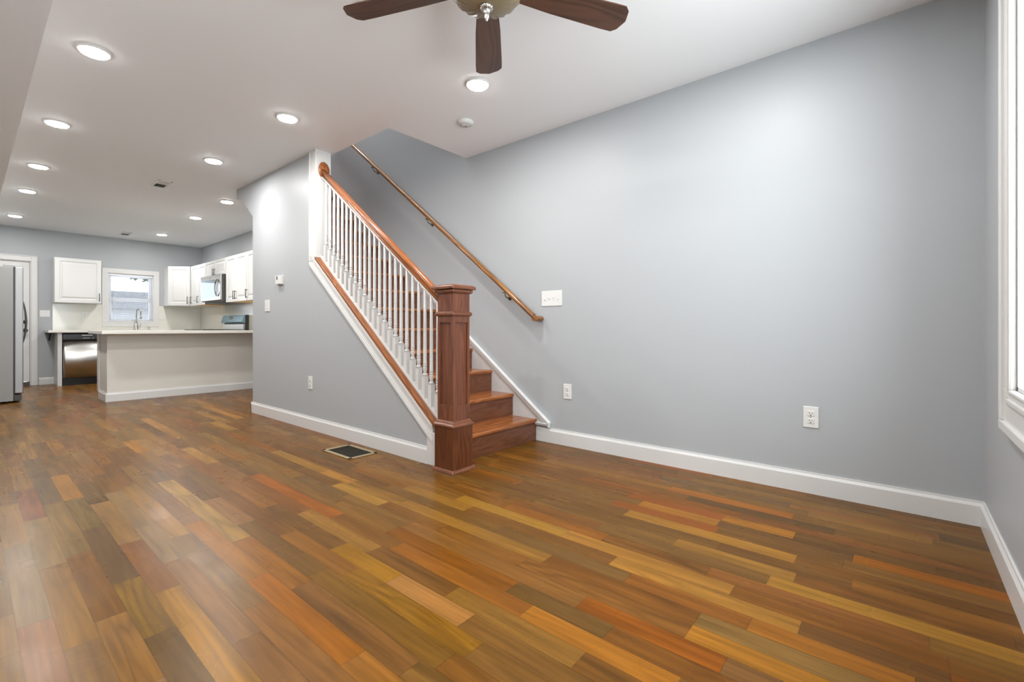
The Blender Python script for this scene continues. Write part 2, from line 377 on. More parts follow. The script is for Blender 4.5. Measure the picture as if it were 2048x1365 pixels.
# the stairwell above the ceiling
up = M().box(2.01, 3.05, HC+.12, 2.13, 7.2, 5.0).box(2.13, 2.93, HC+.12, XR, 3.05, 5.0).box(2.13, 7.08, HC+.12, XR, 7.2, 5.0)
struct('wall_stairwell', up, WALL)
struct('ceiling', B(2.01, 2.93, 5.0, XR+T, 7.2, 5.1), CEIL)


# ------------------------------------------------------------------ baseboards
def bbprof(h=.113, t=.015): return [(0, 0), (t, 0), (t, h-.022), (t*.55, h-.008), (t*.5, h), (0, h)]
def base_y(x, y0, y1, side, name):    # runs along Y, sticks out toward side
    struct(name, M().prism([(x+side*a, z) for a, z in bbprof()], 'y', y0, y1), WHITE)
def base_x(y, x0, x1, side, name):
    struct(name, M().prism([(y+side*a, z) for a, z in bbprof()], 'x', x0, x1), WHITE)
base_y(XR, YF, 2.236, -1, 'baseboard_right')
base_x(YF, .90, XR-.015, 1, 'baseboard_front')
base_y(XS, 2.39, 5.30, -1, 'baseboard_stair')
base_x(5.285, XS-.015, XR, 1, 'baseboard_end')
base_x(YB, .76, .93, -1, 'baseboard_back')
base_y(XL, YF, 7.9, 1, 'baseboard_left')

# ------------------------------------------------------------------ stair trim: apron, post casing, wall string
ap = M(); y0, y1 = 2.335, 4.005
def band(m, x0, x1, lo, hi, ya=y0, yb=y1, f=zb): m.prism([(ya, f(ya)+lo), (yb, f(yb)+lo), (yb, f(yb)+hi), (ya, f(ya)+hi)], 'x', x0, x1)
band(ap, XS-.012, XS, -.125, 0); band(ap, XS-.020, XS-.001, -.124, -.098, y0+.001, y1-.001); band(ap, XS-.016, XS-.001, -.0985, -.080, y0+.002, y1-.002); band(ap, XS-.019, XS-.001, -.032, -.001, y0+.001, y1-.001)
ap.box(XS-.0145, 2.28, 0, XS-.001, 2.392, .215)
struct('trim_1', ap, WHITE, .002)
pc = M().box(XS-.014, 3.886, zb(3.95)-.05, XS, 4.005, HC).box(XS-.020, 3.985, zb(3.95)-.049, XS-.001, 4.004, HC-.001).box(XS-.0135, 3.884, 1.49, XS2+.006, 3.899, HC-.001)
pc.box(XS-.020, 3.8835, 1.491, XS-.001, 3.902, HC-.002)
struct('trim_2', pc, WHITE, .002)
zs = lambda y: .158+.7475*(y-2.104)
sk = M().prism([(2.125, .140), (2.24, .140), (2.24, 0.12), (2.5, .12), (6.2, zs(6.2)-.5), (6.2, zs(6.2)), (2.12, zs(2.12))], 'x', XR-.014, XR)
struct('trim_3', sk, WHITE)
sc3 = M(); band(sc3, XR-.030, XR, -.042, 0, 2.104, 6.2, zs); band(sc3, XR-.036, XR-.001, -.014, .002, 2.100, 6.199, zs); sc3.box(XR-.030, 2.13, .128, XR, 2.235, .150)
sc3.box(XR-.036, 2.115, .140, XR-.001, 2.234, .1505)
struct('trim_4', sc3, WHITE, .0015)

# ------------------------------------------------------------------ staircase
st = thing('staircase', (2.5, 2.24, 0), 'reddish oak staircase climbing between the two grey walls', 'stairs')
RUN, RISE = .2417, .1815
for k in range(15):
    y = 2.222+RUN*k; z = .172+RISE*k
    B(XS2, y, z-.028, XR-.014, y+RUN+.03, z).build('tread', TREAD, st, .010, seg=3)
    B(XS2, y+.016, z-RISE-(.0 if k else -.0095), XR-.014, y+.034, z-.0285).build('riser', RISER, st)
lp = M().box(2.13, 2.222+RUN*15, .172+RISE*14-.02, XR-.014, 7.08, .172+RISE*14); lp.build('landing', TREAD, st)

# ------------------------------------------------------------------ railing: newel post, handrail, 23 balusters, sloping cap
rl = thing('stair_railing', (2.0175, 2.186, 0), 'white baluster railing with orange oak handrail and square oak newel', 'railing')
nx, ny = 2.0175, 2.186
def sq(m, h, z0, z1, h2=None):
    h2 = h2 or h
    return m.add([(nx-h,ny-h,z0),(nx+h,ny-h,z0),(nx+h,ny+h,z0),(nx-h,ny+h,z0),(nx-h2,ny-h2,z1),(nx+h2,ny-h2,z1),(nx+h2,ny+h2,z1),(nx-h2,ny+h2,z1)],
                 [(0,3,2,1),(4,5,6,7),(0,1,5,4),(1,2,6,5),(2,3,7,6),(3,0,4,7)])
nw = M()
for (u, v, n) in (((1,0,0),(0,0,1),(0,-1,0)), ((0,1,0),(0,0,1),(1,0,0)), ((-1,0,0),(0,0,1),(0,1,0)), ((0,-1,0),(0,0,1),(-1,0,0))):
    u, n = Vector(u), Vector(n); hw = .0715; c0 = Vector((nx, ny, 0))+n*hw
    # four frame strips and a sunk panel
    for a0, a1, z0, z1, d in ((-hw, hw, .30, .416, 0), (-hw, hw, .935, 1.13, 0), (-hw, -hw+.019, .416, .935, 0), (hw-.019, hw, .416, .935, 0), (-hw+.019, hw-.019, .416, .935, -.013)):
        nw.add([c0+u*a0+Vector((0,0,z0))+n*d, c0+u*a1+Vector((0,0,z0))+n*d, c0+u*a1+Vector((0,0,z1))+n*d, c0+u*a0+Vector((0,0,z1))+n*d], [(0,1,2,3)])
    a = hw-.019
    P = lambda s, z, d: c0+u*s+Vector((0,0,z))+n*d
    for (s0, zz0), (s1, zz1) in (((-a,.416),(a,.416)), ((a,.416),(a,.935)), ((a,.935),(-a,.935)), ((-a,.935),(-a,.416))):
        nw.add([P(s0,zz0,0), P(s1,zz1,0), P(s1,zz1,-.013), P(s0,zz0,-.013)], [(0,1,2,3)])
post = nw.build('newel_post', NEWEL, rl)
sq(M(), .0855, .018, .282).build('newel_base', NEWELB, post, .002)
sq(M(), .104, 0, .019, .098).build('base_shoe', NEWELR, post, .003)
mo = M(); sq(mo, .0935, .282, .292); sq(mo, .0935, .292, .304, .082); sq(mo, .082, .304, .318, .074); mo.build('base_moulding', NEWELR, post, .002)
mo = M(); sq(mo, .078, .974, .980, .084); sq(mo, .084, .980, .996); sq(mo, .084, .996, 1.003, .076); mo.build('neck_moulding', NEWELR, post, .003)
mo = M(); sq(mo, .076, 1.116, 1.124, .088); sq(mo, .088, 1.124, 1.141); sq(mo, .102, 1.143, 1.160); sq(mo, .102, 1.160, 1.172, .085)
mo.build('newel_cap', NEWELR, post, .004)
# handrail
rb = lambda y: 1.068+.752*(y-2.33)
prof = [(-.019, .002), (.019, .002), (.020, .012), (.016, .020), (.024, .031), (.0265, .045), (.024, .058), (.016, .067), (0, .070), (-.016, .067), (-.024, .058), (-.0265, .045), (-.024, .031), (-.016, .020), (-.020, .012)]
RX = 2.030
hr = M().sweep(prof, [(RX, y, rb(y)) for y in (2.255, 3.0, 3.888)], True).build('handrail', RAILW, rl)

fil = M().sweep([(-.0175, -.012), (.0175, -.012), (.0175, .002), (-.0175, .002)], [(RX, 2.27, rb(2.27)), (RX, 3.886, rb(3.886))]).build('white_fillet', WHITE, hr)
ro = M().lathe([(.001, 0), (.050, 0), (.053, .006), (.050, .014), (.040, .019), (.001, .020)], (RX+.008, 3.884, 2.286), 32, .95, 1.42, rot=Matrix.Rotation(math.radians(90), 3, 'X'), smooth=True)
ro.build('rosette', RAILW, rl)
# sloping cap and shoe
cp = M(); band(cp, XS-.020, XS2+.012, 0, .030, 2.30, 3.90); cap = cp.build('sloping_cap', CAPW, rl, .003)
sh = M(); band(sh, 2.006, 2.056, .030, .046, 2.30, 3.884); sh.build('baluster_shoe', WHITE, cap)
# baluster, local z 0 at the shoe
bl = M(); q = .0168
bl.box(-q, -q, -.016, q, q, .150)
bl.lathe([(q*1.30, .150), (.0135, .164), (.0108, .168)], n=8)
bl.lathe([(.0108, .166), (.0112, .172), (.0128, .184), (.0140, .198), (.0138, .207), (.0118, .212), (.0112, .214), (.0146, .217), (.0146, .222), (.0112, .225), (.0112, .229), (.0138, .232), (.0138, .236), (.0122, .240), (.0118, .5), (.0084, .770)], n=14)
b0 = bl.build('baluster', WHITE, rl, local=True)
o0 = ORG[rl.name]
for i in range(23):
    y = 2.353+.0668*i
    b = b0 if i == 0 else b0.copy()
    if i: COL.objects.link(b); b.parent = rl
    b.location = Vector((RX, y, zb(y)+.036))-o0

# ------------------------------------------------------------------ handrail on the right wall
wr = thing('wall_handrail', (2.9, 2.2, 1.0), 'golden oak handrail fixed to the long grey wall above the stairs', 'handrail')
zr = lambda y: 1.005+.767*(y-2.235)
RWX = 2.905
pf = [(.022*math.cos(t)*1.05, .026*math.sin(t)) for t in [i*math.pi/8 for i in range(16)]]
m = M().sweep(pf, [(RWX, 2.215, zr(2.215)), (RWX, 3.5, zr(3.5)), (RWX, 5.3, zr(5.3))], True)
m.prism([(2.188+.030*math.cos(t)+.01, zr(2.2)+.022*math.sin(t)-.004) for t in [i*math.pi/6 for i in range(12)]], 'x', RWX-.018, XR-.0005, True)
m.build('rail', WRAIL, wr, .002)
for y in (2.52, 3.52, 4.45):
    z = zr(y)
    M().tube([(RWX, y, z-.024), (RWX, y, z-.050), (RWX+.012, y, z-.066), (RWX+.035, y, z-.072), (XR, y, z-.072)], .0045, 8).lathe([(.019, 0), (.019, .004), (.012, .009)], (XR-.0005, y, z-.072), 14, rot=Matrix.Rotation(math.radians(-90), 3, 'Y')).box(RWX-.010, y-.025, z-.03, RWX+.010, y+.025, z-.024).build('bracket', BRASS, wr)

# ------------------------------------------------------------------ ceiling lights
LP = [ # x, y, label
 (.471, 3.472, 'lit recessed ceiling light nearest the soffit, largest and brightest of the left row'),
 (.455, 4.906, 'lit recessed ceiling light beside the soffit, second in the left row'),
 (.460, 6.340, 'lit recessed ceiling light beside the soffit, third in the left row'),
 (.461, 7.580, 'lit recessed ceiling light, fourth along the left row toward the kitchen'),
 (.455, 9.390, 'lit recessed ceiling light at far left, just before the back kitchen wall'),
 (2.113, 2.066, 'lit recessed ceiling light by the tip of the downward fan blade'),
 (1.542, 3.472, 'lit recessed ceiling light above the open floor, just left of the stairwell opening'),
 (1.494, 4.889, 'lit recessed ceiling light halfway between the stair wall and the ceiling vent'),
 (2.085, 6.344, 'lit recessed ceiling light beside the clipped corner of the stair wall'),
 (2.100, 7.601, 'lit recessed ceiling light over the kitchen, middle one of the right row'),
 (2.120, 9.407, 'lit recessed ceiling light over the kitchen near the back wall, smallest of all')]
l0 = thing('recessed_light', (*LP[0][:2], HC), LP[0][2], 'ceiling light', 'recessed lights in the white ceiling')
M().lathe([(.066, -.0005), (.079, -.001), (.079, -.005), (.073, -.010), (.066, -.010)], n=40).build('trim_ring', PLATE, l0, local=True)
M().lathe([(.0665, -.004), (.0665, -.011), (.062, -.0165), (.045, -.0185), (.001, -.019)], n=40).build('lens', LENS, l0, local=True)
ld = bpy.data.lights.new('lamp_disk', 'AREA'); ld.shape = 'DISK'; ld.size = .132; ld.energy = LAMP*math.pi**2*.066**2; ld.color = (1.0, .985, .955)
lo = bpy.data.objects.new('lamp_disk', ld); COL.objects.link(lo); lo.parent = l0; lo.location = (0, 0, -.0200)
for x, y, lab in LP[1:]:
    c = copy_tree(l0); c.location = (x, y, HC); c['label'] = lab
# unseen lights added for brightness, upstairs too; the one over the front window is inferred
for x, y, z, lab in ((.46, 1.95, HC, 'added ceiling light out of view, brightening the front of the room'), (2.12, .62, HC, 'lit recessed ceiling light out of view above the front window'), (.47, .55, HC, 'added ceiling light out of view, brightening the space by the front wall'), (2.5, 4.2, 5.0, 'added unseen upstairs light brightening the lower stairwell'), (2.5, 3.5, 5.0, 'added unseen upstairs light brightening the front end of the stairwell'), (2.5, 4.9, 5.0, 'added unseen upstairs light brightening the middle of the stairwell'), (2.5, 6.2, 5.0, 'added unseen upstairs light brightening the landing')):
    c = copy_tree(l0); c.location = (x, y, z); c['label'] = lab

# ------------------------------------------------------------------ smoke detector, ceiling vents, floor register
sd = thing('smoke_detector', (2.438, 2.51, HC), 'round white smoke detector on the ceiling before the stairwell', 'smoke detector')
M().lathe([(.058, 0), (.060, -.008), (.058, -.018), (.050, -.026), (.020, -.030), (.001, -.030)], n=36).build('body', PLATE, sd, local=True)
m = M()
for i in range(14):
    t = i*2*math.pi/14; m.lathe([(.0022, -.0275), (.0022, -.0296)], (.038*math.cos(t), .038*math.sin(t), 0), 6)
m.lathe([(.007, -.029), (.007, -.032), (.001, -.032)], (.012, .01, 0), 12); m.build('sounder_holes', DKGREY, sd, local=True)
def ceilvent(x, y, lab, wx=.062, wy=.155):
    v = thing('ceiling_vent', (x, y, HC), lab, 'vent', 'ceiling vents')
    fr = M(); e = .016
    for a in (-1, 1):
        fr.box(a*wx-(e if a > 0 else 0), -wy, -.006, a*wx+(0 if a > 0 else e), wy, 0); fr.box(-wx, a*wy-(e if a > 0 else 0), -.006, wx, a*wy+(0 if a > 0 else e), 0)
    fr.box(-wx, -.006, -.006, wx, .006, 0); fr.build('frame', PLATE, v, .001, local=True)
    B(-wx+e, -wy+e, -.002, wx-e, wy-e, -.0005).build('throat', DKGREY, v, local=True)
    s = M()
    for i in range(9):
        for sgn in (-1, 1):
            yy = sgn*(.016+i*.0145); d = .006*sgn
            s.add([(-wx+e, yy-d, -.0075), (wx-e, yy-d, -.0075), (wx-e, yy+d, -.0015), (-wx+e, yy+d, -.0015)], [(0,1,2,3)])
    s.build('louvers', PLATE, v, local=True)
ceilvent(1.375, 6.11, 'white louvered vent in the ceiling above the middle of the room')
ceilvent(1.72, 9.78, 'small white louvered vent in the kitchen ceiling near the back wall')
fv = thing('floor_register', (1.802, 3.06, 0), 'brown metal floor register with tan frame beside the stair baseboard', 'floor vent')
X0, X1, Y0, Y1 = 1.690, 1.913, 2.870, 3.245
m = M(); e = .026
for b_ in ((X0, Y0, X1, Y0+e), (X0, Y1-e, X1, Y1), (X0, Y0, X0+e, Y1), (X1-e, Y0, X1, Y1)): m.box(b_[0], b_[1], .0005, b_[2], b_[3], .006)
m.build('frame', VENTF, fv, .002)
B(X0+e, Y0+e, .0003, X1-e, Y1-e, .001).build('duct_opening', SLOT, fv)
m = M(); n = 16
for i in range(n):
    y = Y0+e+(Y1-Y0-2*e)*(i+.5)/n; m.add([(X0+e, y-.008, .0045), (X1-e, y-.008, .0045), (X1-e, y+.006, .0015), (X0+e, y+.006, .0015)], [(0,1,2,3)])
for i in range(1, 3): x = X0+e+(X1-X0-2*e)*i/3; m.box(x-.001, Y0+e, .0008, x+.001, Y1-e, .0012)
m.build('louvers', VENTD, fv)

# ------------------------------------------------------------------ ceiling fan
FX, FY, FZ = 1.3315, 1.2513, 2.262
fan = thing('ceiling_fan', (FX, FY, HC), 'dark walnut bladed ceiling fan with an amber ribbed glass bowl', 'ceiling fan')
M().lathe([(.07, HC), (.075, HC-.01), (.06, HC-.035), (.045, HC-.045)], (FX, FY, 0), 32).build('canopy', BRASS, fan)
M().lathe([(.045, HC-.04), (.085, HC-.055), (.105, HC-.085), (.108, HC-.13), (.098, HC-.155), (.10, HC-.175), (.11, 2.254)], (FX, FY, 0), 36).build('motor_housing', BRASS, fan)
bw = M().lathe([(.118, 2.256), (.141, 2.249), (.146, 2.237), (.140, 2.220), (.122, 2.200), (.092, 2.184), (.053, 2.175), (.012, 2.173)], (FX, FY, 0), 120, flute=.055, nf=20)
bw.build('light_bowl', AMBER, fan)
M().lathe([(.012, 2.178), (.026, 2.175), (.028, 2.168), (.024, 2.160), (.016, 2.157), (.013, 2.152), (.0105, 2.144), (.011, 2.141), (.008, 2.126), (.0035, 2.115), (.001, 2.113)], (FX, FY, 0), 48, flute=.10, nf=12).build('finial', CHROME, fan)
R = .642
A0 = 114.1-72
outl = [(.135, -.045), (.135, .045), (.30, .058), (.55, .068), (.605, .068), (.626, .050), (.636, .020), (.642, 0), (.636, -.020), (.626, -.050), (.605, -.068), (.55, -.068), (.30, -.058)]
bm_ = M().prism(outl, 'z', -.003, .003); tilt = Matrix.Rotation(math.radians(-10), 3, 'X')
bm_.v = [tilt @ p for p in bm_.v]
blade = bm_.build('blade', BLADE, fan, .0015, local=True)
im = M().box(.085, -.022, -.004, .20, .022, .0005).lathe([(.006, -.008), (.006, -.004)], (.165, .012, 0), 10).lathe([(.006, -.008), (.006, -.004)], (.165, -.012, 0), 10)
iron = im.build('blade_iron', BRASS, blade, .002, local=True)
for i in range(5):
    b = blade if i == 0 else copy_tree(blade, fan)
    b.location = (0, 0, FZ-HC); b.rotation_euler = (0, 0, math.radians(A0+72*i))

# ------------------------------------------------------------------ switches, outlets, thermostat
def plate(cx, cz, w_, h_, face, at, name, label, cat, inner, group=None):
    """face: 'x-' on a wall facing -X at x=at, 'y-' on a wall facing -Y. local u runs to the viewer's right"""
    r = thing(name, (at, cx, cz) if face == 'x-' else (cx, at, cz), label, cat, group)
    def P(u, v, d): return (-d, -u, v) if face == 'x-' else (u, -d, v)
    def bx(m, u0, v0, u1, v1, d0, d1):
        a, b_ = P(u0, v0, d0), P(u1, v1, d1); lo = [min(p, q) for p, q in zip(a, b_)]; hi = [max(p, q) for p, q in zip(a, b_)]; m.box(*lo, *hi); return m
    bx(M(), -w_/2, -h_/2, w_/2, h_/2, 0, .006).build('cover_plate', PLATE, r, .0025, local=True)
    if inner[0] == 'toggle':
        for i in range(inner[1]):
            u = (i-(inner[1]-1)/2)*.042; m = bx(M(), u-.005, -.012, u+.005, .012, .004, .0066); s = m.build('toggle_slot', PLATE, r, local=True)
            up_ = inner[2][i]; mm = bx(M(), u-.0035, (.001 if up_ else -.009), u+.0035, (.009 if up_ else -.001), .006, .016); mm.build('toggle', PLATE, s, .001, local=True)
            bx(M(), u-.0055, -.0125, u+.0055, -.0115, .006, .0068).build('toggle_shadow_gap', DKGREY, s, local=True)
    if inner[0] == 'rocker':
        for i in range(inner[1]):
            u = (i-(inner[1]-1)/2)*.046; bx(M(), u-.0165, -.033, u+.0165, .033, .005, .0075).build('rocker', PLATE, r, .001, local=True)
    if inner[0] == 'duplex':
        for v in (-.020, .020):
            o = bx(M(), -.0165, v-.014, .0165, v+.014, .005, .0085).build('receptacle', PLATE, r, .003, local=True)
            m = M(); bx(m, -.0075, v-.001, -.0055, v+.008, .008, .0090); bx(m, .0055, v-.0005, .0075, v+.007, .008, .0090); bx(m, -.0025, v-.010, .0025, v-.005, .008, .0090)
            m.build('slots', SLOT, o, local=True)
        bx(M(), -.002, -.002, .002, .002, .005, .0075).build('screw', CHROME, r, local=True)
    return r
plate(2.091, 1.132, .195, .120, 'x-', XR, 'light_switch', 'white four-toggle switch plate right of the golden wall rail', 'light switch', ('toggle', 4, (0, 1, 1, 0)))
plate(1.944, .414, .072, .115, 'x-', XR, 'wall_outlet', 'white duplex outlet low on the long wall, near the stair foot', 'outlet', ('duplex',))
plate(.371, .414, .072, .115, 'x-', XR, 'wall_outlet', 'white duplex outlet low on the long wall, nearer the window corner', 'outlet', ('duplex',))
plate(4.910, 1.126, .115, .118, 'x-', XS, 'light_switch', 'white two-rocker switch plate below the thermostat', 'light switch', ('rocker', 2))
plate(4.007, .413, .072, .115, 'x-', XS, 'wall_outlet', 'white outlet low on the stair wall under the sloping trim', 'outlet', ('duplex',))
plate(.825, 1.129, .115, .105, 'y-', YB, 'light_switch', 'white two-rocker switch plate between the kitchen door and cabinet', 'light switch', ('rocker', 2))
plate(1.287, 1.110, .072, .115, 'y-', YB-.012, 'wall_outlet', 'pale outlet in the backsplash left of the kitchen window', 'outlet', ('duplex',))
plate(2.345, 1.106, .090, .110, 'y-', YB-.012, 'wall_outlet', 'pale outlet in the backsplash right of the kitchen window', 'outlet', ('rocker', 1))
th = thing('thermostat', (XS, 4.600, 1.366), 'small white box thermostat on the grey stair wall', 'thermostat')
B(XS-.006, 4.545, 1.320, XS, 4.668, 1.412).build('back_plate', PLATE, th, .002)
B(XS-.032, 4.552, 1.324, XS-.006, 4.662, 1.408).build('cover', PLATE, th, .004)
B(XS-.0328, 4.607, 1.366, XS-.0315, 4.632, 1.400).build('display', DKGREY, th)

# ------------------------------------------------------------------ windows and door
def casing(m, x0, x1, z0, z1, y, s, wd, steps):
    """picture-frame casing round opening x0..x1,z0..z1 on a wall plane y, facing s; steps: (outer, inner, thickness) from the opening edge"""
    for k_, (o_, i_, t) in enumerate(steps):
        if k_: o_ -= .0008*k_; i_ += .0008*k_
        ya, yb_ = sorted((y, y+s*t))
        for a0, a1, c0, c1 in ((x0-o_, x1+o_, z1+i_, z1+o_), (x0-o_, x1+o_, z0-o_, z0-i_), (x0-o_, x0-i_, z0-i_, z1+i_), (x1+i_, x1+o_, z0-i_, z1+i_)):
            m.box(a0, ya, c0, a1, yb_, c1)
    return m
def sash(m, x0, x1, z0, z1, y0_, y1_, e):
    for a in ((x0, z0, x1, z0+e), (x0, z1-e, x1, z1), (x0, z0+e, x0+e, z1-e), (x1-e, z0+e, x1, z1-e)): m.box(a[0], y0_, a[1], a[2], y1_, a[3])
    return m
# window_1: the big front window at the right edge
x0, x1, z0, z1 = FW
w1 = struct('window_1', casing(M(), x0, x1, z0, z1, YF, 1, .15, [(.150, .0, .016), (.150, .115, .027), (.052, .030, .022), (.018, 0, .019)]), WHITE, .004)
jb = M(); [jb.box(*a) for a in ((x0, YF-TF, z0, x0+.012, YF, z1), (x1-.012, YF-TF, z0, x1, YF, z1), (x0, YF-TF, z0, x1, YF, z0+.012), (x0, YF-TF, z1-.012, x1, YF, z1), (x1-.026, YF-.20, z0, x1-.012, YF-.028, z1), (x0+.012, YF-.20, z0, x0+.026, YF-.028, z1), (x0, YF-.20, z0+.012, x1, YF-.028, z0+.026))]
jb.build('jamb', WHITE, w1)
zm = (z0+z1)/2
m = sash(M(), x0+.012, x1-.012, z0+.012, zm+.02, YF-.185, YF-.150, .042); sash(m, x0+.012, x1-.012, zm-.02, z1-.012, YF-.225, YF-.190, .042); m.build('sash', VINYL, w1, .003)
m = B(x0+.05, YF-.170, z0+.05, x1-.05, YF-.167, zm-.02); m.box(x0+.05, YF-.210, zm+.02, x1-.05, YF-.207, z1-.05); m.build('pane', GLASS, w1)
# window_2: over the kitchen sink
x0, x1, z0, z1 = KW
w2 = struct('window_2', casing(M(), x0, x1, z0, z1, YB, -1, .08, [(.080, 0, .016)]), WHITE, .002)
m = M(); [m.box(*a) for a in ((x0, YB, z0, x0+.010, YB+T, z1), (x1-.010, YB, z0, x1, YB+T, z1), (x0, YB-.018, z0-.010, x1, YB+T, z0+.010), (x0, YB, z1-.010, x1, YB+T, z1))]
m.build('jamb', WHITE, w2)
m = sash(M(), x0+.01, x1-.01, z0+.01, 1.41, YB+.055, YB+.085, .045); sash(m, x0+.01, x1-.01, 1.385, z1-.01, YB+.085, YB+.112, .045); m.build('sash', VINYL, w2, .003)
m = B(x0+.05, YB+.068, z0+.05, x1-.05, YB+.071, 1.37); m.box(x0+.05, YB+.097, 1.42, x1-.05, YB+.1, z1-.05); m.build('pane', DIMGLASS, w2)
bd = thing('window_blind', (1.905, YB+.03, 1.84), 'white mini blind with open slats hanging in the kitchen window', 'window blind')
B(x0+.012, YB+.012, 1.812, x1-.012, YB+.042, 1.840).build('headrail', BLIND, bd, .002)
sl = M(); z = 1.800
while z > z0+.035:
    sl.add([(x0+.014, YB+.016, z+.0012), (x1-.014, YB+.016, z+.0012), (x1-.014, YB+.027, z+.0022), (x0+.014, YB+.027, z+.0022), (x1-.014, YB+.038, z+.0002), (x0+.014, YB+.038, z+.0002)], [(0,1,2,3), (3,2,4,5)]); z -= .0175
sl.build('slats', BLIND, bd)
B(x0+.012, YB+.015, z0+.014, x1-.012, YB+.039, z0+.026).build('bottom_rail', BLIND, bd, .002)
M().tube([(x0+.055, YB+.010, 1.80), (x0+.058, YB+.008, 1.30)], .0025, 6).build('tilt_wand', plain('clear_wand', (.35, .35, .36), .3), bd)
for xx in (x0+.10, x1-.10): M().tube([(xx, YB+.014, 1.81), (xx, YB+.014, z0+.02)], .0008, 5).build('cord', BLIND, bd)
# kitchen back door
x0, x1, z0, z1 = KD
m = M(); s = .016
for a in ((x1, 0, x1+.072, z1+.085), (x0-.072, 0, x0, z1+.085), (x0, z1, x1, z1+.085)): m.box(a[0], YB-s, a[1], a[2], YB, a[3])
m.box(x1+.058, YB-.024, 0, x1+.072, YB, z1+.085); m.box(x0-.072, YB-.024, z1+.071, x1+.072, YB, z1+.085)
m.box(x1-.012, YB, 0, x1, YB+T, z1); m.box(x0, YB, 0, x0+.012, YB+T, z1); m.box(x0, YB, z1-.012, x1, YB+T, z1)
m.box(x1-.034, YB+.062, 0, x1-.011, YB+.085, z1-.011); m.box(x0+.011, YB+.062, 0, x0+.034, YB+.085, z1-.011); m.box(x0+.011, YB+.062, z1-.034, x1-.011, YB+.085, z1-.011)
struct('trim_5', m, WHITE, .003)
d1 = M().box(x0+.014, YB+.020, .062, x1-.014, YB+.060, z1-.014)
for (a0, a1) in ((x0+.11, x0+.36), (x0+.44, x1-.11)):
    for (c0, c1) in ((.20, .80), (.95, 1.50), (1.60, 1.82)):
        d1.panel((a0, YB+.020, c0), (1,0,0), (0,0,1), (0,-1,0), a1-a0, c1-c0, 0, [(0, .0), (.008, .006), (.016, .006), (.03, .001)])
dr = struct('door_1', d1, WHITE, .002)
M().lathe([(.026, 0), (.028, .006), (.012, .012), (.011, .030), (.024, .038), (.030, .052), (.026, .064), (.001, .068)], (.610, YB+.020, .862), 24, rot=Matrix.Rotation(math.radians(90), 3, 'X')).build('door_knob', NICKEL, dr)
M().lathe([(.026, 0), (.028, .008), (.022, .016), (.001, .017)], (.610, YB+.020, .995), 24, rot=Matrix.Rotation(math.radians(90), 3, 'X')).build('deadbolt', NICKEL, dr)
B(x1-.0145, YB+.014, .835, x1-.0105, YB+.0195, .895).build('strike_plate', NICKEL, dr)
B(x0+.012, YB+.0, .0, x1-.012, YB+.10, .058).build('threshold', DKGREY, dr)
# unseen half-glazed front door, added behind the camera to let daylight in
x0, x1, z0, z1 = FW2
fd = struct('added_front_door', M().box(x0+.01, YF-.07, z0, x1-.01, YF-.03, .85).box(x0+.01, YF-.07, 1.93, x1-.01, YF-.03, z1).box(x0+.01, YF-.07, .85, x0+.13, YF-.03, 1.93).box(x1-.13, YF-.07, .85, x1-.01, YF-.03, 1.93), WHITE)
B(x0+.13, YF-.052, .85, x1-.13, YF-.048, 1.93).build('pane', GLASS, fd)
m = M()
for a in ((x1, 0, x1+.09, z1+.09), (x0-.09, 0, x0, z1+.09), (x0, z1, x1, z1+.09)): m.box(a[0], YF, a[1], a[2], YF+.018, a[3])
struct('trim_6', m, WHITE, .003)

# ------------------------------------------------------------------ kitchen
RP = [(.0, 0), (.052, 0), (.058, -.007), (.070, -.008), (.092, -.001)]
def handle(parent, p, n, vert=True, L=.13, name='handle'):
    p, n = Vector(p), Vector(n); z = Vector((0, 0, 1)); m = M()
    m.tube([p+n*.028-z*L/2, p+n*.028+z*L/2], .0055, 8)
    for s in (-1, 1): m.tube([p+z*s*L*.40, p+n*.028+z*s*L*.40], .0045, 8)
    return m.build(name, NICKEL, parent)
CZ0, CZ1 = 1.300, 2.009
CD = .33
# cabinet left of the window
c1 = thing('wall_cabinet', (1.18, YB-.16, CZ0), 'single white wall cabinet above the dishwasher, left of the window', 'cabinet', 'white upper cabinets')
B(.905, YB-CD+.02, CZ0, 1.458, YB, CZ1).build('cabinet_body', CABW, c1, .001)
d = M().panel((.909, YB-CD, CZ0+.004), (1,0,0), (0,0,1), (0,-1,0), .546, CZ1-CZ0-.006, .019, RP).build('door', CABW, c1, .001)
handle(d, (1.430, YB-CD, 1.400), (0,-1,0))
# diagonal corner cabinet
A_, B_ = Vector((2.362, YB-CD, 0)), Vector((XR-CD, 9.795, 0))
c2 = thing('wall_cabinet', (2.75, 10.15, CZ0), 'white corner wall cabinet set diagonally, right of the window', 'cabinet', 'white upper cabinets')
M().prism([(A_.x, YB), (A_.x, A_.y), (B_.x, B_.y), (XR, B_.y), (XR, YB)], 'z', CZ0, CZ1).build('cabinet_body', CABW, c2, .001)
u = (B_-A_).normalized(); n = Vector((u.y, -u.x, 0)); n = n if n.y < 0 else -n
wd = (B_-A_).length
d = M().panel(A_+u*.012+n*.020+Vector((0,0,CZ0+.004)), u, (0,0,1), n, wd-.024, CZ1-CZ0-.006, .019, RP).build('door', CABW, c2, .001)
handle(d, A_+u*(wd-.045)+n*.020+Vector((0,0,1.400)), n)
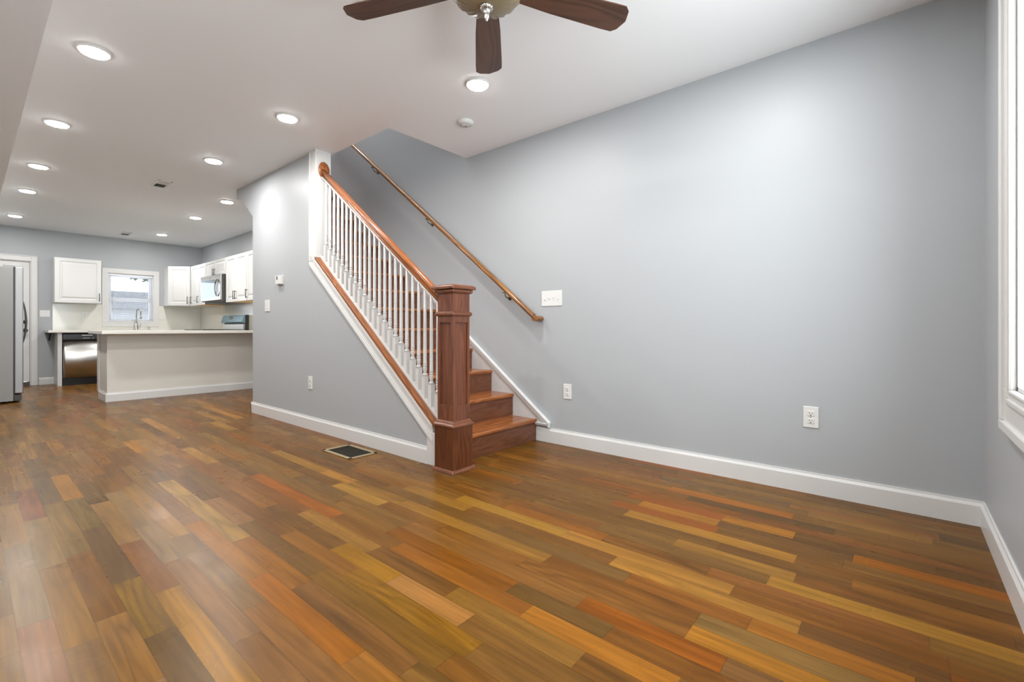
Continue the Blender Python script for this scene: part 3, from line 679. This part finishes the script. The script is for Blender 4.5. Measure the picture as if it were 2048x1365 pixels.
# right wall run
XF = XR-CD
def rcab(y0_, y1_, z0_, doors, label, hz, L=.13):
    c = thing('wall_cabinet', (XR-.16, (y0_+y1_)/2, z0_), label, 'cabinet', 'white upper cabinets')
    body = M().box(XF+.02, y0_, z0_+.012, XR, y1_, CZ1); body.build('cabinet_body', CABW, c, .001)
    B(XF+.02, y0_+.01, z0_, XR-.015, y1_-.01, z0_+.012).build('underside', RAWWOOD, c)
    for a, b_, hy in doors:
        d = M().panel((XF, b_-.002, z0_+.002), (0,-1,0), (0,0,1), (-1,0,0), b_-a-.004, CZ1-z0_-.004, .019, RP if z0_ < 1.5 else [(0,0),(.040,0),(.045,-.006),(.055,-.006),(.070,-.001)]).build('door', CABW, c, .001)
        handle(d, (XF, hy, hz), (-1,0,0), L=L)
rcab(9.055, 9.790, CZ0, [(9.42, 9.790, 9.755), (9.055, 9.42, 9.385)], 'white two-door wall cabinet between corner cabinet and microwave', 1.400)
rcab(8.095, 9.045, 1.752, [(8.575, 9.045, 8.61), (8.095, 8.575, 8.54)], 'short white two-door cabinet directly above the microwave', 1.815, .11)
rcab(7.270, 8.085, CZ0, [(7.680, 8.085, 7.715), (7.270, 7.680, 7.645)], 'white two-door wall cabinet just right of the microwave', 1.400)
rcab(6.800, 7.260, CZ0, [(6.800, 7.260, 7.225)], 'white wall cabinet half hidden behind the stair wall edge', 1.400)
# microwave
mw = thing('microwave', (2.77, 8.57, 1.335), 'stainless over-the-range microwave with curved handle under short cabinet', 'microwave')
B(2.600, 8.122, 1.350, XR, 9.035, 1.750).build('housing', DKGREY, mw, .002)
fr = B(2.572, 8.122, 1.345, 2.599, 9.035, 1.750).build('door', MWSTEEL, mw, .004)
B(2.5695, 8.36, 1.385, 2.573, 8.995, 1.672).build('window', MWGLASS, fr, .001)
hp, hq = [], []
for i in range(17):
    t = -1+2*i/16; z = 1.535+.135*t; k_ = .050*(1-t*t)
    hp.append((2.560-.020*(1-t*t), 8.245-k_, z)); hq.append((2.562-.012*(1-t*t), 8.245+k_, z))
M().tube(hp, .0065, 8).tube(hq, .0065, 8).build('handle', NICKEL, fr)
B(2.590, 8.122, 1.335, XR, 9.035, 1.350).build('vent_grille', DKGREY, mw)
B(2.5712, 8.56, 1.700, 2.5722, 8.60, 1.712).build('badge', DKGREY, fr)
# backsplash
sp = M().box(.912, YB-.012, .865, 1.51, YB, 1.299).box(2.30, YB-.012, .865, XR-.013, YB, 1.299).box(1.51, YB-.012, .865, 2.30, YB, .918)
tag(sp.build('backsplash', SPLASH), 'cream slab backsplash on the kitchen back wall round the window', 'backsplash')
tag(B(XR-.012, 5.6, .865, XR, YB-.012, 1.299).build('backsplash', SPLASH), 'cream slab backsplash behind the range and microwave', 'backsplash')
CT0, CT1 = .827, .865
wt = M().prism([(.819, YB-.012), (.819, 9.870), (2.34, 9.870), (2.34, 9.02), (XR-.012, 9.02), (XR-.012, YB-.012)], 'z', CT0, CT1)
tag(wt.build('worktop', QUARTZ, None, .004), 'cream quartz worktop over the dishwasher and under the kitchen window', 'worktop')
wt = M().prism([(1.030, 7.100), (XR-.012, 7.100), (XR-.012, 8.025), (1.030, 8.025)][::1], 'z', CT0, CT1)
tag(wt.build('worktop', QUARTZ, None, .004), 'cream quartz worktop with a long front overhang on the peninsula', 'worktop')
# peninsula half wall with its baseboard
pn = thing('peninsula', (2.0, 7.55, 0), 'cream panelled kitchen peninsula with white baseboard', 'peninsula')
B(1.116, 7.370, 0, XR, 7.81, CT0-.001).build('half_wall', CREAM, pn, .002)
m = M().prism([(7.370-a, z) for a, z in bbprof(.108)], 'x', 1.101, XR); m.prism([(1.116-a, z) for a, z in bbprof(.108)], 'y', 7.3555, 7.823); m.build('baseboard', WHITE, pn)
B(1.104, 7.824, .09, 2.355, 7.93, CT0-.001).build('base_cabinet', CABW, pn); B(1.15, 7.824, 0, 2.355, 7.90, .09).build('toe_kick', DKGREY, pn)
# end panel, dishwasher, base cabinets at the back
gp_ = thing('end_panel', (.95, 10.1, 0), 'narrow white end panel at the left of the dishwasher', 'panel')
B(.926, 9.925, 0, .975, YB-.0, CT0-.001).build('panel', CABW, gp_, .001)
br = tag(M().prism([(YB-.03, CT0-.001), (YB-.03, CT0-.13), (YB-.045, CT0-.13), (YB-.19, CT0-.012), (YB-.19, CT0-.001)], 'x', .862, .880).build('worktop_bracket', IRON), 'small dark triangular bracket under the overhanging left worktop end', 'bracket')
dw = thing('dishwasher', (1.27, 10.1, 0), 'stainless dishwasher with black control strip and black kick plate', 'dishwasher')
B(.984, 9.965, 0.0, 1.558, YB-.02, CT0-.004).build('tub', BLACK, dw)
B(.984, 9.948, .0, 1.558, 9.964, .116).build('kick_plate', BLACK, dw)
pr = [(.988+ (1.554-.988)*i/20, 9.944-.022*(1-((i-10)/10)**2)) for i in range(21)]
M().prism([(.988, 9.962)]+pr+[(1.554, 9.962)], 'z', .120, .688, True).build('door', STEEL, dw)
cpn = M().prism([(9.962, .690), (9.934, .690), (9.928, .72), (9.930, .800), (9.945, .815), (9.962, .815)], 'x', .984, 1.558).build('control_panel', BLACK, dw, .002)
m = B(1.215, 9.9275, .735, 1.30, 9.9292, .741); m.box(1.325, 9.9275, .735, 1.345, 9.9292, .741); m.build('control_marks', PLATE, cpn)
M().box(1.20, 9.925, .778, 1.33, 9.931, .792).build('latch', CHROME, cpn, .002)
bc = thing('base_cabinet', (2.0, 10.1, 0), 'white sink base cabinets along the back wall behind the peninsula', 'cabinet')
M().box(1.57, 9.93, .09, 2.36, YB-.0, CT0-.001).box(2.36, 9.02, .09, XR, YB, CT0-.001).build('cabinet_body', CABW, bc)
M().box(1.58, 9.98, 0, 2.41, YB, .09).box(2.41, 9.03, 0, XR, YB, .09).build('toe_kick', DKGREY, bc)
for a in (1.575, 1.97): M().panel((a, 9.93, .12), (1,0,0), (0,0,1), (0,-1,0), .38, .66, .001, [(0, .018)]+[(i_, d_+.018) for i_, d_ in RP[1:]]).build('door', CABW, bc)
bc2 = thing('base_cabinet', (2.65, 7.8, 0), 'white base cabinet between the peninsula and the range', 'cabinet')
B(2.358, 7.83, .0, XR-.001, 8.025, CT0-.001).build('cabinet_body', CABW, bc2)
# faucet and soap dispenser
fc = thing('faucet', (1.955, 10.30, CT1), 'tall brushed nickel gooseneck faucet in front of the kitchen window', 'faucet')
fx, fy = 1.955, 10.300
M().lathe([(.026, CT1), (.026, CT1+.008), (.019, CT1+.014), (.019, CT1+.115), (.014, CT1+.12)], (fx, fy, 0), 20).build('base', CHROME, fc)
du = Vector((.72, -.70, 0))*.036
pts = [(fx, fy, CT1+.11), (fx, fy, CT1+.28)]+[(fx+du.x*(1-math.cos(t)), fy+du.y*(1-math.cos(t)), CT1+.326+.036*math.sin(t)) for t in [i*math.pi/12 for i in range(13)]]
pts += [(fx+2*du.x, fy+2*du.y, CT1+.26)]
M().tube(pts, .0115, 12).build('spout', CHROME, fc)
M().tube([(fx+2*du.x, fy+2*du.y, CT1+.265), (fx+2*du.x+.004, fy+2*du.y, CT1+.195)], [.015, .016], 14).build('spray_head', CHROME, fc)
M().tube([(fx+.012, fy-.012, CT1+.055), (fx+.055, fy-.030, CT1+.058)], .010, 10).tube([(fx+.050, fy-.028, CT1+.058), (fx+.062, fy-.030, CT1+.150)], .0055, 8).build('lever', CHROME, fc)
so = thing('soap_dispenser', (2.137, 10.3, CT1), 'short nickel soap dispenser beside the faucet', 'soap dispenser')
M().lathe([(.020, CT1), (.020, CT1+.010), (.010, CT1+.016), (.010, CT1+.030), (.018, CT1+.034), (.018, CT1+.050), (.004, CT1+.052)], (2.137, 10.3, 0), 18).build('pump', CHROME, so)
M().tube([(2.137, 10.3, CT1+.044), (2.105, 10.27, CT1+.042)], .006, 8).build('nozzle', CHROME, so)
# range with film-covered back guard
rg = thing('range', (2.66, 8.54, 0), 'stainless range whose back guard is covered in blue protective film', 'range')
B(2.335, 8.075, .02, XR-.02, 9.005, .868).build('range_body', BLACK, rg, .003)
B(2.330, 8.078, .866, XR-.10, 9.002, .876).build('cooktop', SCREEN, rg)
B(2.318, 8.085, .16, 2.336, 8.995, .72).build('oven_door', STEEL, rg, .003)
m = M()
for yy in (8.3, 8.78):
    for xx in (2.46, 2.70): m.lathe([(.085, .876), (.085, .8772), (.06, .8774), (.001, .8774)], (xx, yy, 0), 28)
m.build('burners', DKGREY, rg)
B(2.905, 8.036, .80, XR-.013, 8.968, 1.112).build('guard_housing', DKGREY, rg, .003)
gd = M().prism([(2.905, .985), (2.862, .985), (2.850, .998), (2.888, 1.108), (2.905, 1.113)], 'y', 8.04, 8.964).build('back_guard', BLUEF, rg, .003)
M().prism([(2.905, .868), (2.872, .868), (2.880, .962), (2.905, .968)], 'y', 8.05, 8.955).build('lower_guard', STEEL, rg, .002)
m = M(); uu = Vector((.038, 0, .110)).normalized(); o_ = Vector((2.850, 8.62, .998))+uu*.045-Vector((.0012, 0, 0))
m.panel(o_, (0,-1,0), uu, (-uu.z, 0, uu.x), .155, .052, .001, [(0, .0006)]); m.build('display', SCREEN, gd)
# fridge
fg_ = thing('refrigerator', (.05, 8.55, 0), 'tall stainless refrigerator at the left edge, side on', 'refrigerator')
B(XL+.03, 8.125, .022, .378, 9.02, 1.632).build('fridge_body', FSIDE, fg_, .004)
dn = B(.388, 8.120, .110, .462, 8.565, 1.640).build('door', FDOOR, fg_, .010, seg=3)
B(.388, 8.575, .110, .462, 9.02, 1.640).build('door', FDOOR, fg_, .010, seg=3)
hpts = []
for i in range(21):
    t = -1+2*i/20; hpts.append((.463+.045*(1-t*t)**.8, 8.535, .975+.315*t))
M().tube(hpts, [.006+.007*(1-abs(-1+2*i/20)) for i in range(21)], 10).build('handle', DKGREY, dn)
B(.378, 8.13, .03, .389, 9.01, 1.632).build('door_gasket', BLACK, fg_)
B(.385, 8.13, .022, .448, 9.01, .095).build('toe_grille', DKGREY, fg_, .003)
m = M().box(.30, 8.15, 1.632, .455, 8.21, 1.658).box(.30, 8.93, 1.632, .455, 8.99, 1.658); m.build('hinge_cover', FSIDE, fg_, .004)
m = M()
for yy in (8.18, 8.96):
    for xx in (XL+.08, .33): m.lathe([(.02, 0), (.02, .023)], (xx, yy, 0), 12)
m.build('feet', BLACK, fg_)

# ------------------------------------------------------------------ outside, seen through the kitchen window
OUTG = plain('lawn', (.20, .24, .12), .9, vary=.2); SID = plain('pale_siding', (.62, .62, .60), .7); RF = plain('grey_roof', (.16, .16, .17), .8)
struct('ground', B(-3, 17, -.75, 15, 36, -.65), OUTG)
hs = thing('house', (6.5, 26, -.65), 'pale sided neighbouring house with grey roof beyond the kitchen window', 'house')
m = M().box(6.8, 24, -.65, 12, 32, 4.6)
for i in range(26): z = -.5+i*.2; m.add([(6.8, 23.985, z), (12, 23.985, z), (12, 23.999, z+.19), (6.8, 23.999, z+.19)], [(0,1,2,3)])
m.build('siding', SID, hs)
M().prism([(23.6, 4.6), (32.4, 4.6), (28, 7.4)], 'x', 6.5, 12.4).build('roof', RF, hs)
m = M().box(7.4, 23.95, 1.2, 8.2, 23.983, 2.6).box(7.4, 23.95, 3.2, 8.2, 23.983, 4.2); m.build('window', SCREEN, hs)
sh_ = thing('shed', (4.0, 21, -.65), 'dark grey garden shed beyond the kitchen window', 'shed')
B(3.1, 20, -.65, 5.2, 22, 1.55).build('shed_wall', plain('shed_boards', (.36, .36, .38), .8), sh_)
M().prism([(19.8, 1.55), (22.2, 1.55), (21, 2.2)], 'x', 3.0, 5.3).build('roof', RF, sh_)
tr = thing('tree', (4.9, 22.6, -.65), 'green leafy tree beyond the kitchen window', 'tree')
M().tube([(4.9, 22.6, -.65), (4.9, 22.6, 2.2), (5.0, 22.6, 3.2)], [.16, .12, .08], 10).build('trunk', plain('bark', (.12, .09, .06), .9), tr)
lf = M(); rnd = random.Random(3)
for i in range(1500):
    a, b_, r = rnd.uniform(0, 6.28), math.acos(rnd.uniform(-1, 1)), rnd.uniform(.45, 1)**.5*1.5
    c = Vector((4.9+r*math.sin(b_)*math.cos(a), 22.6+r*math.sin(b_)*math.sin(a), 4.0+r*math.cos(b_)*.9)); s_ = .13
    e1 = Vector((rnd.uniform(-1,1), rnd.uniform(-1,1), rnd.uniform(-1,1))).normalized()*s_; e2 = e1.orthogonal().normalized()*s_*.6
    lf.add([c-e1, c-e2, c+e1, c+e2], [(0,1,2,3)])
lf.build('foliage', plain('leaves', (.06, .12, .05), .7, vary=.3), tr)
